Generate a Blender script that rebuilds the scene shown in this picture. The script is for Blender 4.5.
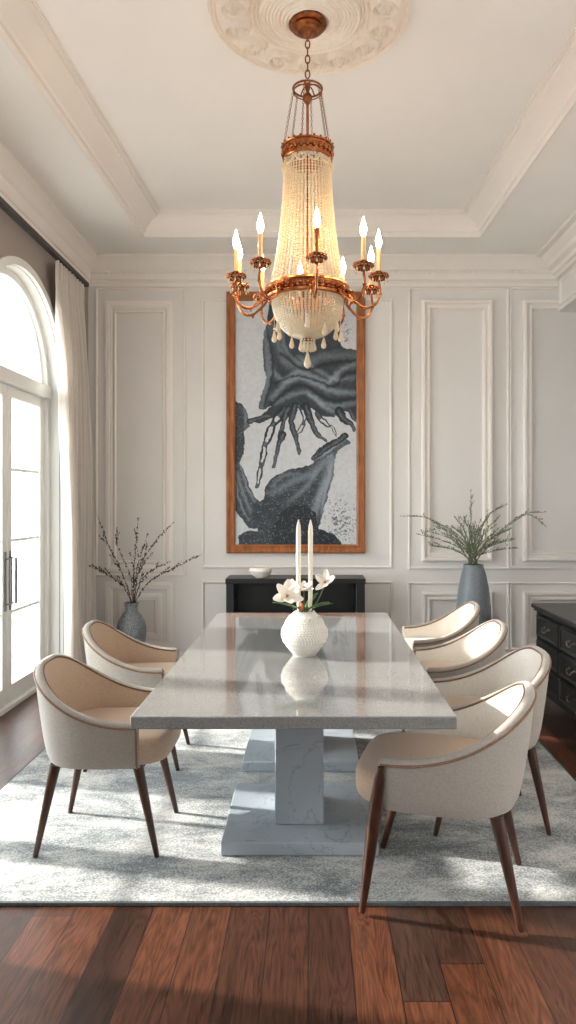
import bpy, math, random
import numpy as np
from mathutils import Vector, Matrix
for o in list(bpy.data.objects): bpy.data.objects.remove(o)
S = bpy.context.scene
COL = S.collection
PI = math.pi
rnd = random.Random(7)

# ---------------------------------------------------------------- camera, world, sun, exposure
F = 720.0                       # focal length in pixels of the 576 x 1024 frame
cam_d = bpy.data.cameras.new('camera'); cam = bpy.data.objects.new('camera', cam_d); COL.objects.link(cam)
cam_d.sensor_fit = 'HORIZONTAL'; cam_d.sensor_width = 36; cam_d.lens = F/576*36
cam_d.shift_x = -24/576; cam_d.shift_y = -10/576; cam_d.clip_start = .05
cam.location = (0, 0, 1.47); cam.rotation_euler = (PI/2, 0, 0)
S.camera = cam
W = bpy.data.worlds.new('sky'); S.world = W; W.use_nodes = True
wnt = W.node_tree; wb = wnt.nodes['Background']; wb.inputs[0].default_value = (.93, .97, 1.0, 1)
_t = wnt.nodes.new('ShaderNodeTexCoord'); _s = wnt.nodes.new('ShaderNodeSeparateXYZ'); _m = wnt.nodes.new('ShaderNodeMapRange')   # hazy sky, brighter on the sun's side
_m.interpolation_type = 'SMOOTHSTEP'; _m.inputs['From Min'].default_value = -.1; _m.inputs['From Max'].default_value = -.9; _m.inputs['To Min'].default_value = .55; _m.inputs['To Max'].default_value = 11
wnt.links.new(_t.outputs['Generated'], _s.inputs[0]); wnt.links.new(_s.outputs[0], _m.inputs['Value']); wnt.links.new(_m.outputs[0], wb.inputs[1])
sd = bpy.data.lights.new('sun', 'SUN'); sun = bpy.data.objects.new('sun', sd); COL.objects.link(sun)
sd.energy = 10.5; sd.angle = math.radians(1.6); sd.color = (1.0, .95, .88)
el = math.radians(23.5)
sun.rotation_euler = Vector((math.cos(el)*.98, -math.cos(el)*.20, -math.sin(el))).to_track_quat('-Z', 'Y').to_euler()
sun.location = (-6, 5, 5)
S.view_settings.view_transform = 'Standard'; S.view_settings.look = 'None'
S.view_settings.gamma = 1; S.view_settings.use_curve_mapping = False
S.view_settings.exposure = 0.12

# ---------------------------------------------------------------- mesh helpers
class MB:
    def __init__(s): s.v = []; s.f = []; s.m = []; s.cm = 0
    def face(s, idx): s.f.append(tuple(idx)); s.m.append(s.cm)
    def add(s, vs, fs):
        n = len(s.v); s.v += [tuple(v) for v in vs]
        for f in fs: s.face([i+n for i in f])
    def box(s, x0, x1, y0, y1, z0, z1):
        s.add([(x0,y0,z0),(x1,y0,z0),(x1,y1,z0),(x0,y1,z0),(x0,y0,z1),(x1,y0,z1),(x1,y1,z1),(x0,y1,z1)],
              [(0,3,2,1),(4,5,6,7),(0,1,5,4),(1,2,6,5),(2,3,7,6),(3,0,4,7)])
    def lathe(s, prof, c=(0,0,0), n=32, cap=True):
        vs = []; fs = []
        for r, z in prof:
            for i in range(n):
                a = 2*PI*i/n; vs.append((c[0]+r*math.cos(a), c[1]+r*math.sin(a), c[2]+z))
        for j in range(len(prof)-1):
            for i in range(n):
                k = (i+1) % n; fs.append((j*n+i, j*n+k, (j+1)*n+k, (j+1)*n+i))
        if cap:
            fs.append(tuple(reversed(range(n)))); fs.append(tuple(range((len(prof)-1)*n, len(prof)*n)))
        s.add(vs, fs)
    def tube(s, pts, r, n=8, cap=True, closed=False):
        pts = [Vector(p) for p in pts]; N = len(pts)
        rs = r if isinstance(r, (list, tuple)) else [r]*N
        vs = []; fs = []; up = None
        for i, p in enumerate(pts):
            if closed: t = pts[(i+1) % N]-pts[i-1]
            else: t = pts[min(i+1, N-1)]-pts[max(i-1, 0)]
            if t.length < 1e-9: t = Vector((0,0,1))
            t.normalize()
            if up is None:
                up = Vector((0,0,1)) if abs(t.z) < .9 else Vector((1,0,0))
            up = up-t*up.dot(t)
            if up.length < 1e-6: up = t.orthogonal()
            up.normalize(); b = t.cross(up)
            for k in range(n):
                a = 2*PI*k/n; vs.append(p+(up*math.cos(a)+b*math.sin(a))*rs[i])
        M = N if closed else N-1
        for i in range(M):
            j = (i+1) % N
            for k in range(n):
                l = (k+1) % n; fs.append((i*n+k, i*n+l, j*n+l, j*n+k))
        if cap and not closed:
            fs.append(tuple(reversed(range(n)))); fs.append(tuple(range((N-1)*n, N*n)))
        s.add(vs, fs)
    def ball(s, c, r, sx=1, sy=1, sz=1, n=8, m=5, rot=None):
        vs = [(0,0,-1)]; fs = []
        for j in range(1, m):
            a = -PI/2+PI*j/m
            for i in range(n):
                b = 2*PI*i/n; vs.append((math.cos(a)*math.cos(b), math.cos(a)*math.sin(b), math.sin(a)))
        vs.append((0,0,1)); T = len(vs)-1
        for i in range(n):
            k = (i+1) % n; fs.append((0, 1+k, 1+i)); fs.append((T, T-n+i, T-n+k))
            for j in range(m-2): fs.append((1+j*n+i, 1+j*n+k, 1+(j+1)*n+k, 1+(j+1)*n+i))
        o = []
        for v in vs:
            q = Vector((v[0]*r*sx, v[1]*r*sy, v[2]*r*sz))
            if rot is not None: q = rot @ q
            o.append(q+Vector(c))
        s.add(o, fs)
    def grid(s, rows, closed=False):
        n = len(rows[0]); vs = [p for r in rows for p in r]; fs = []
        for j in range(len(rows)-1):
            for i in range(n if closed else n-1):
                k = (i+1) % n; fs.append((j*n+i, j*n+k, (j+1)*n+k, (j+1)*n+i))
        s.add(vs, fs)
    def build(s, name, mat, parent=None, loc=None, bevel=0, seg=2, ang=35, flat=False):
        me = bpy.data.meshes.new(name); me.from_pydata(s.v, [], s.f)
        for q in (mat if isinstance(mat, (list, tuple)) else [mat]): me.materials.append(q)
        if any(s.m): me.polygons.foreach_set('material_index', s.m)
        me.validate(); me.update()
        if not flat:
            me.polygons.foreach_set('use_smooth', [True]*len(me.polygons)); me.set_sharp_from_angle(angle=math.radians(ang))
        o = bpy.data.objects.new(name, me); COL.objects.link(o)
        if parent is not None: o.parent = parent
        if loc is not None: o.location = loc
        if bevel:
            b = o.modifiers.new('bevel', 'BEVEL'); b.width = bevel; b.segments = seg; b.limit_method = 'ANGLE'; b.angle_limit = math.radians(30)
        return o

def tag(o, label=None, cat=None, group=None, kind=None):
    if label: o['label'] = label
    if cat: o['category'] = cat
    if group: o['group'] = group
    if kind: o['kind'] = kind
    return o
def empty(name, loc, rz=0):
    o = bpy.data.objects.new(name, None); COL.objects.link(o); o.location = loc; o.rotation_euler = (0,0,rz); o.empty_display_size = .1
    return o
def kids(o): return [c for c in bpy.data.objects if c.parent == o]
def copy_tree(o, parent=None):
    ch = kids(o); c = o.copy(); COL.objects.link(c); c.parent = parent
    for k in ch: copy_tree(k, c)
    return c
def spline(pts, n=10):
    P = [Vector(p) for p in pts]; P = [2*P[0]-P[1]]+P+[2*P[-1]-P[-2]]; out = []
    for i in range(1, len(P)-2):
        for k in range(n):
            t = k/n; a, b, c, d = P[i-1], P[i], P[i+1], P[i+2]
            out.append(.5*((2*b)+(c-a)*t+(2*a-5*b+4*c-d)*t*t+(3*b-a-3*c+d)*t**3))
    out.append(P[-2]); return out
def sm(a, b, x):
    t = max(0, min(1, (x-a)/(b-a))); return t*t*(3-2*t)
def at(px, py, d): return Vector(((px-312)*d/F, d, 1.47+(502-py)*d/F))   # world point seen at a photo position at distance d

# ---------------------------------------------------------------- material helpers
def srgb(r, g, b):
    f = lambda c: (c/255/12.92 if c/255 <= .04045 else ((c/255+.055)/1.055)**2.4)
    return (f(r), f(g), f(b), 1)
def newmat(name):
    m = bpy.data.materials.new(name); m.use_nodes = True; nt = m.node_tree
    return m, nt, nt.nodes['Principled BSDF']
def N(nt, t, **kw):
    n = nt.nodes.new(t)
    for k, v in kw.items():
        if k == 'i':
            for a, b in v.items(): n.inputs[a].default_value = b
        else: setattr(n, k, v)
    return n
def mth(nt, op, a, b=None):
    n = nt.nodes.new('ShaderNodeMath'); n.operation = op
    for i, q in enumerate((a, b)):
        if q is None: continue
        if isinstance(q, (int, float)): n.inputs[i].default_value = q
        else: nt.links.new(q, n.inputs[i])
    return n.outputs[0]
def ramp(nt, fac, stops):
    n = nt.nodes.new('ShaderNodeValToRGB'); e = n.color_ramp.elements
    while len(e) > 2: e.remove(e[-1])
    for i, (p, c) in enumerate(stops):
        q = e[i] if i < 2 else e.new(p)
        q.position = p; q.color = c
    nt.links.new(fac, n.inputs[0]); return n.outputs[0]
def noise_mat(name, c1, c2, scale=8, rough=.5, bump=.05, bscale=60, detail=4, metal=0, stretch=(1,1,1), spec=.5, sheen=0, bdist=.01):
    m, nt, b = newmat(name); tc = N(nt, 'ShaderNodeTexCoord'); mp = N(nt, 'ShaderNodeMapping', i={'Scale': stretch})
    nt.links.new(tc.outputs['Object'], mp.inputs[0])
    n = N(nt, 'ShaderNodeTexNoise', i={'Scale': scale, 'Detail': detail}); nt.links.new(mp.outputs[0], n.inputs['Vector'])
    nt.links.new(ramp(nt, n.outputs[0], [(.3, c1), (.7, c2)]), b.inputs['Base Color'])
    b.inputs['Roughness'].default_value = rough; b.inputs['Metallic'].default_value = metal; b.inputs['Specular IOR Level'].default_value = spec
    if sheen: b.inputs['Sheen Weight'].default_value = sheen
    if bump:
        n2 = N(nt, 'ShaderNodeTexNoise', i={'Scale': bscale, 'Detail': 3}); nt.links.new(mp.outputs[0], n2.inputs['Vector'])
        bp = N(nt, 'ShaderNodeBump', i={'Strength': bump, 'Distance': bdist}); nt.links.new(n2.outputs[0], bp.inputs['Height']); nt.links.new(bp.outputs[0], b.inputs['Normal'])
    return m
M = {}
M['panel'] = noise_mat('panel_paint', srgb(221,217,212), srgb(225,221,216), 2, .55, .02)
M['trim'] = noise_mat('trim_paint', srgb(234,228,221), srgb(238,232,225), 2, .5, .02)
M['ceil'] = noise_mat('ceiling_paint', srgb(238,235,231), srgb(242,239,235), 1.5, .8, .02)
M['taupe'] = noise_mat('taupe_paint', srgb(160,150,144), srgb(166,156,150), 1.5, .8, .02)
M['plaster'] = noise_mat('plaster', srgb(240,230,219), srgb(246,238,228), 30, .8, .15, 120)
M['white'] = noise_mat('white_paint', srgb(226,226,222), srgb(232,232,228), 4, .45, .02)
M['black'] = noise_mat('black_lacquer', srgb(13,14,16), srgb(20,22,24), 14, .36, .04, 90)
M['blackin'] = noise_mat('black_interior', srgb(9,9,10), srgb(13,13,14), 10, .6, .03)
M['steel'] = noise_mat('dull_steel', srgb(120,122,124), srgb(150,150,150), 20, .35, .02, metal=1)
M['pewter'] = noise_mat('pewter', srgb(120,115,108), srgb(160,155,148), 20, .3, .02, metal=1)
M['copper'] = noise_mat('copper_gilt', srgb(150,88,52), srgb(196,128,82), 40, .24, .12, 150, metal=1)
M['bronze'] = noise_mat('dark_bronze', srgb(120,72,46), srgb(165,104,68), 40, .35, .1, 120, metal=1)
M['curtain'] = noise_mat('curtain_linen', srgb(232,226,220), srgb(240,234,228), 30, .85, .1, 400, sheen=.3)
def _tr():
    m = M['curtain']; nt = m.node_tree; b = nt.nodes['Principled BSDF']; t = N(nt, 'ShaderNodeBsdfTranslucent', i={'Color': srgb(236,230,222)}); mx = N(nt, 'ShaderNodeMixShader', i={0: .45})
    nt.links.new(b.outputs[0], mx.inputs[1]); nt.links.new(t.outputs[0], mx.inputs[2]); nt.links.new(mx.outputs[0], nt.nodes['Material Output'].inputs[0])
_tr()
M['track'] = noise_mat('curtain_track', srgb(52,46,44), srgb(64,58,54), 10, .5, .0)
M['rugside'] = noise_mat('rug_binding', srgb(70,76,80), srgb(92,98,100), 80, .9, .2, 300)
M['fabric'] = noise_mat('chair_fabric', srgb(152,144,134), srgb(166,158,148), 120, .85, .25, 700, sheen=.35, bdist=.003)
M['inner'] = noise_mat('chair_inner_fabric', srgb(184,157,132), srgb(196,170,146), 120, .8, .25, 700, sheen=.3, bdist=.003)
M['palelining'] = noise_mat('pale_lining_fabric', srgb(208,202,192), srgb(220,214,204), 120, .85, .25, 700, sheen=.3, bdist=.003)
M['piping'] = noise_mat('chair_piping', srgb(112,82,60), srgb(134,100,76), 90, .5, .1, 300)
M['legwood'] = noise_mat('walnut_leg', srgb(44,26,18), srgb(76,44,29), 9, .32, .08, 60, stretch=(8,8,1))
M['oakframe'] = noise_mat('frame_wood', srgb(124,70,32), srgb(172,106,56), 12, .32, .06, 80, stretch=(3,3,.6))
M['ceramic'] = noise_mat('white_ceramic', srgb(226,220,210), srgb(236,230,222), 30, .5, .12, 130)
M['candlewax'] = noise_mat('ivory_wax', srgb(236,226,206), srgb(242,234,216), 10, .45, .02)
M['sleeve'] = noise_mat('gold_candle_sleeve', srgb(214,176,124), srgb(228,194,146), 20, .4, .02)
M['bark'] = noise_mat('dark_bark', srgb(48,38,34), srgb(72,58,50), 60, .8, .2, 200)
M['bud'] = noise_mat('dark_bud', srgb(58,46,44), srgb(96,80,74), 200, .7, 0)
M['palebud'] = noise_mat('pale_blossom', srgb(206,198,190), srgb(232,226,220), 200, .7, 0)
M['leaf'] = noise_mat('sage_leaf', srgb(88,100,76), srgb(150,160,128), 90, .6, 0)
M['stemgreen'] = noise_mat('green_stem', srgb(70,78,50), srgb(98,104,70), 60, .6, 0)
M['deepleaf'] = noise_mat('deep_green_leaf', srgb(40,72,34), srgb(84,116,62), 30, .4, .1, 80)
M['petal'] = noise_mat('cream_petal', srgb(240,230,214), srgb(250,244,234), 30, .6, .05)
M['orange'] = noise_mat('orange_stamen', srgb(196,96,40), srgb(216,124,60), 60, .6, 0)
M['stoneout'] = noise_mat('outside_paving', srgb(190,186,178), srgb(206,202,194), 3, .8, .1)

def m_floor():
    m, nt, b = newmat('walnut_floor'); L = nt.links
    tc = N(nt, 'ShaderNodeTexCoord'); sp = N(nt, 'ShaderNodeSeparateXYZ'); L.new(tc.outputs['Object'], sp.inputs[0])
    w = .14; X = mth(nt, 'DIVIDE', mth(nt, 'ADD', sp.outputs[0], .012), w); ix = mth(nt, 'FLOOR', X); fx = mth(nt, 'FRACT', X)
    wn = N(nt, 'ShaderNodeTexWhiteNoise', noise_dimensions='1D'); L.new(ix, wn.inputs['W'])
    Y = mth(nt, 'DIVIDE', mth(nt, 'ADD', sp.outputs[1], mth(nt, 'MULTIPLY', wn.outputs[0], 1.9)), 1.9); iy = mth(nt, 'FLOOR', Y); fy = mth(nt, 'FRACT', Y)
    wn2 = N(nt, 'ShaderNodeTexWhiteNoise', noise_dimensions='2D'); cb = N(nt, 'ShaderNodeCombineXYZ'); L.new(ix, cb.inputs[0]); L.new(iy, cb.inputs[1]); L.new(cb.outputs[0], wn2.inputs['Vector'])
    # grain, shifted per plank
    off = N(nt, 'ShaderNodeCombineXYZ'); L.new(mth(nt, 'MULTIPLY', ix, 3.7), off.inputs[0]); L.new(mth(nt, 'MULTIPLY', iy, 7.3), off.inputs[1]); L.new(mth(nt, 'MULTIPLY', wn2.outputs[0], 9), off.inputs[2])
    va = N(nt, 'ShaderNodeVectorMath', operation='ADD'); L.new(tc.outputs['Object'], va.inputs[0]); L.new(off.outputs[0], va.inputs[1])
    mp = N(nt, 'ShaderNodeMapping', i={'Scale': (9, .9, 1)}); L.new(va.outputs[0], mp.inputs[0])
    n1 = N(nt, 'ShaderNodeTexNoise', i={'Scale': 1.5, 'Detail': 3, 'Distortion': .6}); L.new(mp.outputs[0], n1.inputs['Vector'])
    rings = mth(nt, 'FRACT', mth(nt, 'MULTIPLY', n1.outputs[0], 13))
    ringv = mth(nt, 'ABSOLUTE', mth(nt, 'SUBTRACT', rings, .5))
    n2 = N(nt, 'ShaderNodeTexNoise', i={'Scale': 9, 'Detail': 5}); mp2 = N(nt, 'ShaderNodeMapping', i={'Scale': (14, .8, 1)}); L.new(va.outputs[0], mp2.inputs[0]); L.new(mp2.outputs[0], n2.inputs['Vector'])
    base = ramp(nt, wn2.outputs[0], [(0, srgb(56,36,28)), (.35, srgb(74,44,31)), (.7, srgb(96,56,37)), (1, srgb(64,44,36))])
    g = mth(nt, 'ADD', mth(nt, 'MULTIPLY', ringv, .9), mth(nt, 'MULTIPLY', n2.outputs[0], .9))
    gr = ramp(nt, g, [(.3, (.36,.36,.36,1)), (.95, (1.25,1.25,1.25,1))])
    mx = N(nt, 'ShaderNodeMix', data_type='RGBA', blend_type='MULTIPLY'); mx.inputs[0].default_value = 1; L.new(base, mx.inputs[6]); L.new(gr, mx.inputs[7])
    ex = mth(nt, 'MULTIPLY', mth(nt, 'MINIMUM', fx, mth(nt, 'SUBTRACT', 1, fx)), w); ey = mth(nt, 'MULTIPLY', mth(nt, 'MINIMUM', fy, mth(nt, 'SUBTRACT', 1, fy)), 1.9)
    e = mth(nt, 'MINIMUM', ex, ey); gap = mth(nt, 'LESS_THAN', e, .0016)
    mx2 = N(nt, 'ShaderNodeMix', data_type='RGBA'); L.new(gap, mx2.inputs[0]); L.new(mx.outputs[2], mx2.inputs[6]); mx2.inputs[7].default_value = srgb(26,16,13)
    L.new(mx2.outputs[2], b.inputs['Base Color'])
    L.new(mth(nt, 'ADD', mth(nt, 'MULTIPLY', n2.outputs[0], .2), .24), b.inputs['Roughness'])
    h = mth(nt, 'SUBTRACT', mth(nt, 'MULTIPLY', g, .25), mth(nt, 'MULTIPLY', gap, 1.0))
    bp = N(nt, 'ShaderNodeBump', i={'Strength': .25, 'Distance': .003}); L.new(h, bp.inputs['Height']); L.new(bp.outputs[0], b.inputs['Normal'])
    return m
M['floor'] = m_floor()
def m_rug():
    m, nt, b = newmat('rug_pile'); L = nt.links; tc = N(nt, 'ShaderNodeTexCoord')
    n1 = N(nt, 'ShaderNodeTexNoise', i={'Scale': 2.6, 'Detail': 9, 'Roughness': .68, 'Distortion': .4}); mp = N(nt, 'ShaderNodeMapping', i={'Scale': (.8,1.5,1)}); L.new(tc.outputs['Object'], mp.inputs[0]); L.new(mp.outputs[0], n1.inputs['Vector'])
    n2 = N(nt, 'ShaderNodeTexNoise', i={'Scale': 130, 'Detail': 3}); L.new(tc.outputs['Object'], n2.inputs['Vector'])
    f = mth(nt, 'ADD', n1.outputs[0], mth(nt, 'MULTIPLY', mth(nt, 'SUBTRACT', n2.outputs[0], .5), .55))
    c = ramp(nt, f, [(.38, srgb(88,94,97)), (.5, srgb(146,148,146)), (.64, srgb(196,194,188))])
    L.new(c, b.inputs['Base Color']); b.inputs['Roughness'].default_value = .95; b.inputs['Sheen Weight'].default_value = .2
    bp = N(nt, 'ShaderNodeBump', i={'Strength': .5, 'Distance': .004}); L.new(n2.outputs[0], bp.inputs['Height']); L.new(bp.outputs[0], b.inputs['Normal'])
    return m
M['rug'] = m_rug()
def m_quartz(name, a, c, rough, spk=.6):
    m, nt, b = newmat(name); L = nt.links; tc = N(nt, 'ShaderNodeTexCoord')
    v = N(nt, 'ShaderNodeTexVoronoi', i={'Scale': 330}); L.new(tc.outputs['Object'], v.inputs['Vector'])
    n = N(nt, 'ShaderNodeTexNoise', i={'Scale': 260, 'Detail': 2}); L.new(tc.outputs['Object'], n.inputs['Vector'])
    sp = N(nt, 'ShaderNodeSeparateColor'); L.new(v.outputs['Color'], sp.inputs[0])
    f = mth(nt, 'ADD', mth(nt, 'MULTIPLY', sp.outputs[0], spk), mth(nt, 'MULTIPLY', n.outputs[0], 1-spk))
    L.new(ramp(nt, f, [(.15, a), (.85, c)]), b.inputs['Base Color']); b.inputs['Roughness'].default_value = rough
    b.inputs['Coat Weight'].default_value = .5; b.inputs['Coat Roughness'].default_value = .04
    b.inputs['Specular IOR Level'].default_value = .8
    return m
M['quartz'] = m_quartz('speckled_quartz', srgb(112,112,110), srgb(142,142,139), .08)
def m_marble():
    m, nt, b = newmat('blue_grey_marble'); L = nt.links; tc = N(nt, 'ShaderNodeTexCoord')
    n = N(nt, 'ShaderNodeTexNoise', i={'Scale': 3.2, 'Detail': 7, 'Roughness': .6, 'Distortion': 1.1}); L.new(tc.outputs['Object'], n.inputs['Vector'])
    v = mth(nt, 'ABSOLUTE', mth(nt, 'SUBTRACT', n.outputs[0], .5))
    n2 = N(nt, 'ShaderNodeTexNoise', i={'Scale': 2, 'Detail': 4}); L.new(tc.outputs['Object'], n2.inputs['Vector'])
    base = ramp(nt, n2.outputs[0], [(.3, srgb(146,156,163)), (.7, srgb(174,182,188))])
    vein = ramp(nt, v, [(0, (1,1,1,1)), (.012, (0,0,0,1))])
    mx = N(nt, 'ShaderNodeMix', data_type='RGBA'); L.new(mth(nt, 'MULTIPLY', vein, .6), mx.inputs[0]); L.new(base, mx.inputs[6]); mx.inputs[7].default_value = srgb(108,116,124)
    L.new(mx.outputs[2], b.inputs['Base Color']); b.inputs['Roughness'].default_value = .3
    return m
M['marble'] = m_marble()
def m_vase(name, a, c, sc):
    m, nt, b = newmat(name); L = nt.links; tc = N(nt, 'ShaderNodeTexCoord')
    v = N(nt, 'ShaderNodeTexVoronoi', i={'Scale': sc}); L.new(tc.outputs['Object'], v.inputs['Vector'])
    n = N(nt, 'ShaderNodeTexNoise', i={'Scale': sc*1.6, 'Detail': 5}); L.new(tc.outputs['Object'], n.inputs['Vector'])
    L.new(ramp(nt, n.outputs[0], [(.35, a), (.65, c)]), b.inputs['Base Color']); b.inputs['Roughness'].default_value = .45
    bp = N(nt, 'ShaderNodeBump', i={'Strength': .4, 'Distance': .004}); L.new(v.outputs['Distance'], bp.inputs['Height']); L.new(bp.outputs[0], b.inputs['Normal'])
    return m
M['greyvase'] = m_vase('grey_crackle_glaze', srgb(74,82,88), srgb(146,152,156), 70)
M['bluevase'] = m_vase('blue_grey_stoneware', srgb(98,106,111), srgb(124,131,135), 90)
def m_glass():
    m, nt, b = newmat('window_glass'); L = nt.links; nt.nodes.remove(b)
    t = N(nt, 'ShaderNodeBsdfTransparent', i={'Color': (.97,.985,.98,1)}); g = N(nt, 'ShaderNodeBsdfGlossy', i={'Roughness': .02})
    fr = N(nt, 'ShaderNodeFresnel', i={'IOR': 1.3}); mx = N(nt, 'ShaderNodeMixShader')
    L.new(fr.outputs[0], mx.inputs[0]); L.new(t.outputs[0], mx.inputs[1]); L.new(g.outputs[0], mx.inputs[2]); L.new(mx.outputs[0], nt.nodes['Material Output'].inputs[0])
    return m
M['glass'] = m_glass()
def m_crystal(name, col, tr):
    m, nt, b = newmat(name); L = nt.links
    b.inputs['Base Color'].default_value = col; b.inputs['Roughness'].default_value = .12; b.inputs['Specular IOR Level'].default_value = 1.0
    tc = N(nt, 'ShaderNodeTexCoord'); n = N(nt, 'ShaderNodeTexNoise', i={'Scale': 60}); L.new(tc.outputs['Object'], n.inputs['Vector'])
    L.new(ramp(nt, n.outputs[0], [(.3, tuple(c*.85 for c in col[:3])+(1,)), (.7, col)]), b.inputs['Base Color'])
    t = N(nt, 'ShaderNodeBsdfTranslucent', i={'Color': col}); mx = N(nt, 'ShaderNodeMixShader', i={0: tr})
    L.new(b.outputs[0], mx.inputs[1]); L.new(t.outputs[0], mx.inputs[2]); L.new(mx.outputs[0], nt.nodes['Material Output'].inputs[0])
    return m
M['bead'] = m_crystal('champagne_bead', srgb(244,230,200), .24)
M['drop'] = m_crystal('crystal_drop', srgb(238,222,194), .3)
def m_emit(name, col, st):
    m, nt, b = newmat(name); b.inputs['Base Color'].default_value = col; b.inputs['Emission Color'].default_value = col; b.inputs['Emission Strength'].default_value = st
    return m
M['bulb'] = m_emit('flame_bulb_light', (1.0, .66, .38, 1), 105)

# ---------------------------------------------------------------- the room shell
XL, YB, ZS, ZT = -2.05, 6.6, 3.707, 3.9
XR, XA = 2.25, 2.95           # right wall and the alcove behind its header
Y0 = -1.4
def struct(o): o['kind'] = 'structure'; return o
b = MB(); b.box(XL-.4, XA, Y0, YB+.15, -.12, 0); struct(b.build('floor', M['floor']))
b = MB(); b.box(XL, XA+.15, YB, YB+.15, 0, ZT+.1); struct(b.build('wall_back', M['panel'], flat=True))
# left wall with two arched openings
def arch_wall(opens, zs, x0, x1, ya, yb, ztop):
    b = MB(); ys = [ya]
    for (c, r) in opens: ys += [c-r, c+r]
    ys.append(yb)
    for i in range(0, len(ys), 2): b.box(x0, x1, ys[i], ys[i+1], 0, ztop)
    for (c, r) in opens:
        n = 40; a = [PI-PI*i/n for i in range(n+1)]
        P = [(c+r*math.cos(t), zs+r*math.sin(t)) for t in a]
        for i in range(n):
            (ya_, za), (yb_, zb) = P[i], P[i+1]
            b.add([(x0,ya_,za),(x0,yb_,zb),(x0,yb_,ztop),(x0,ya_,ztop),(x1,ya_,za),(x1,yb_,zb),(x1,yb_,ztop),(x1,ya_,ztop)],
                  [(0,1,2,3),(7,6,5,4),(0,4,5,1),(3,2,6,7)])
    return b
ZSP = 2.36
OP = [(3.2, .80), (5.105, .755)]
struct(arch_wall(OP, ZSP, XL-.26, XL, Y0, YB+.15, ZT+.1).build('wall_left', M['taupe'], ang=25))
b = MB(); b.box(XR, XR+.15, Y0, 5.42, 0, ZT+.1); b.box(XR, XA, 5.42, 5.56, 0, ZT+.1); b.box(XA, XA+.15, 5.42, YB, 0, ZT+.1)
b.box(XR, XR+.2, 5.56, YB, 3.21, ZT+.1); struct(b.build('wall_right', M['panel'], flat=True))
# header moulding panel on the right
def mould_rect(b, u0, u1, z0, z1, prof, f):
    """mitred rectangular moulding: prof = (inset, height) ; f(u, z, h) -> point"""
    rows = []
    for ins, h in prof:
        rows.append([f(u0+ins, z0+ins, h), f(u1-ins, z0+ins, h), f(u1-ins, z1-ins, h), f(u0+ins, z1-ins, h)])
    b.grid(rows, closed=True)
fb = lambda u, z, h: (u, YB-h, z)
BOLD = [(0,0),(0,.040),(.012,.050),(.028,.050),(.040,.026),(.056,.022),(.062,.034),(.074,.036),(.080,.014),(.09,0)]
THIN = [(0,0),(0,.014),(.006,.019),(.014,.017),(.02,.006),(.022,0)]
MED = [(0,0),(0,.014),(.01,.018),(.04,.016),(.05,.008),(.06,.010),(.07,0)]
k = (YB)/F
def X_(px): return (px-312)*k
def Z_(py): return 1.47+(502-py)*k
tn = [1]
def trim(b, mat='trim', **kw):
    o = b.build('trim_%d' % tn[0], M[mat], **kw); tn[0] += 1; return struct(o)
b = MB(); mould_rect(b, X_(105), X_(174), Z_(572), Z_(301), MED, fb); mould_rect(b, X_(114), X_(165), Z_(563), Z_(311), THIN, fb); trim(b)
b = MB(); mould_rect(b, X_(95.5), X_(186), Z_(576), Z_(288), THIN, fb); trim(b)
b = MB(); mould_rect(b, X_(202), X_(392), Z_(568), Z_(299), THIN, fb); trim(b)
for (u0, u1) in ((408, 509), (509.5, 610)):
    b = MB(); mould_rect(b, X_(u0), X_(u1), Z_(569), Z_(288), THIN, fb); trim(b)
    b = MB(); mould_rect(b, X_(u0+13), X_(u1-17), Z_(561), Z_(301), BOLD, fb); trim(b)
    b = MB(); mould_rect(b, X_(u0), X_(u1), Z_(650), Z_(582), THIN, fb); trim(b)
    b = MB(); mould_rect(b, X_(u0+13), X_(u1-17), Z_(647), Z_(591), BOLD, fb); trim(b)
b = MB(); mould_rect(b, X_(105), X_(174), Z_(648), Z_(582), MED, fb); mould_rect(b, X_(119), X_(162), Z_(640), Z_(593), MED, fb); trim(b)
b = MB(); mould_rect(b, X_(202), X_(392), Z_(648), Z_(581), THIN, fb); trim(b)
b = MB(); b.box(XL, XA, YB-.018, YB, 0, .085); b.box(XL, XA, YB-.012, YB, .085, .10); struct(b.build('baseboard_back', M['trim'], bevel=.004))
# crown mouldings : profile (out from wall, down from soffit)
CR = [(0,.262),(.012,.262),(.016,.235),(.016,.215),(.03,.205),(.034,.175),(.034,.115),(.05,.10),(.058,.085),(.075,.05),(.105,.03),(.115,.022),(.115,.0)]
def crown(b, p0, p1, out, prof, z):
    b.grid([[tuple(Vector(p0)+Vector(out)*o_+Vector((0,0,z-dn))) for o_, dn in prof], [tuple(Vector(p1)+Vector(out)*o_+Vector((0,0,z-dn))) for o_, dn in prof]])
b = MB(); crown(b, (XL,YB,0), (XR+.1,YB,0), (0,-1,0), CR, ZS)
nb = 150
for i in range(nb):                          # carved leaf band along the crown
    x = XL+.05+(XR-XL-.1)*i/nb
    b.ball((x, YB-.038, ZS-.143), .017, 1.0, .5, 1.2, 6, 4, Matrix.Rotation(.6 if i % 2 else -.2, 3, 'Y'))
b.tube([(XL, YB-.02, ZS-.225), (XR, YB-.02, ZS-.225)], .008, 6)
trim(b)
b = MB(); crown(b, (XL,Y0,0), (XL,YB,0), (1,0,0), CR, ZS); trim(b)
CR2 = [(0,.20),(.03,.20),(.035,.17),(.06,.165),(.065,.13),(.11,.11),(.12,.08),(.17,.05),(.18,.03),(.23,.028),(.23,0)]
b = MB(); crown(b, (XR,Y0,0), (XR,YB,0), (-1,0,0), CR2, ZS); trim(b)
fr_ = lambda u, z, h: (XR-h, u, z)
b = MB(); mould_rect(b, 5.7, 6.5, 3.25, 3.47, THIN, fr_); trim(b)
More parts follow.
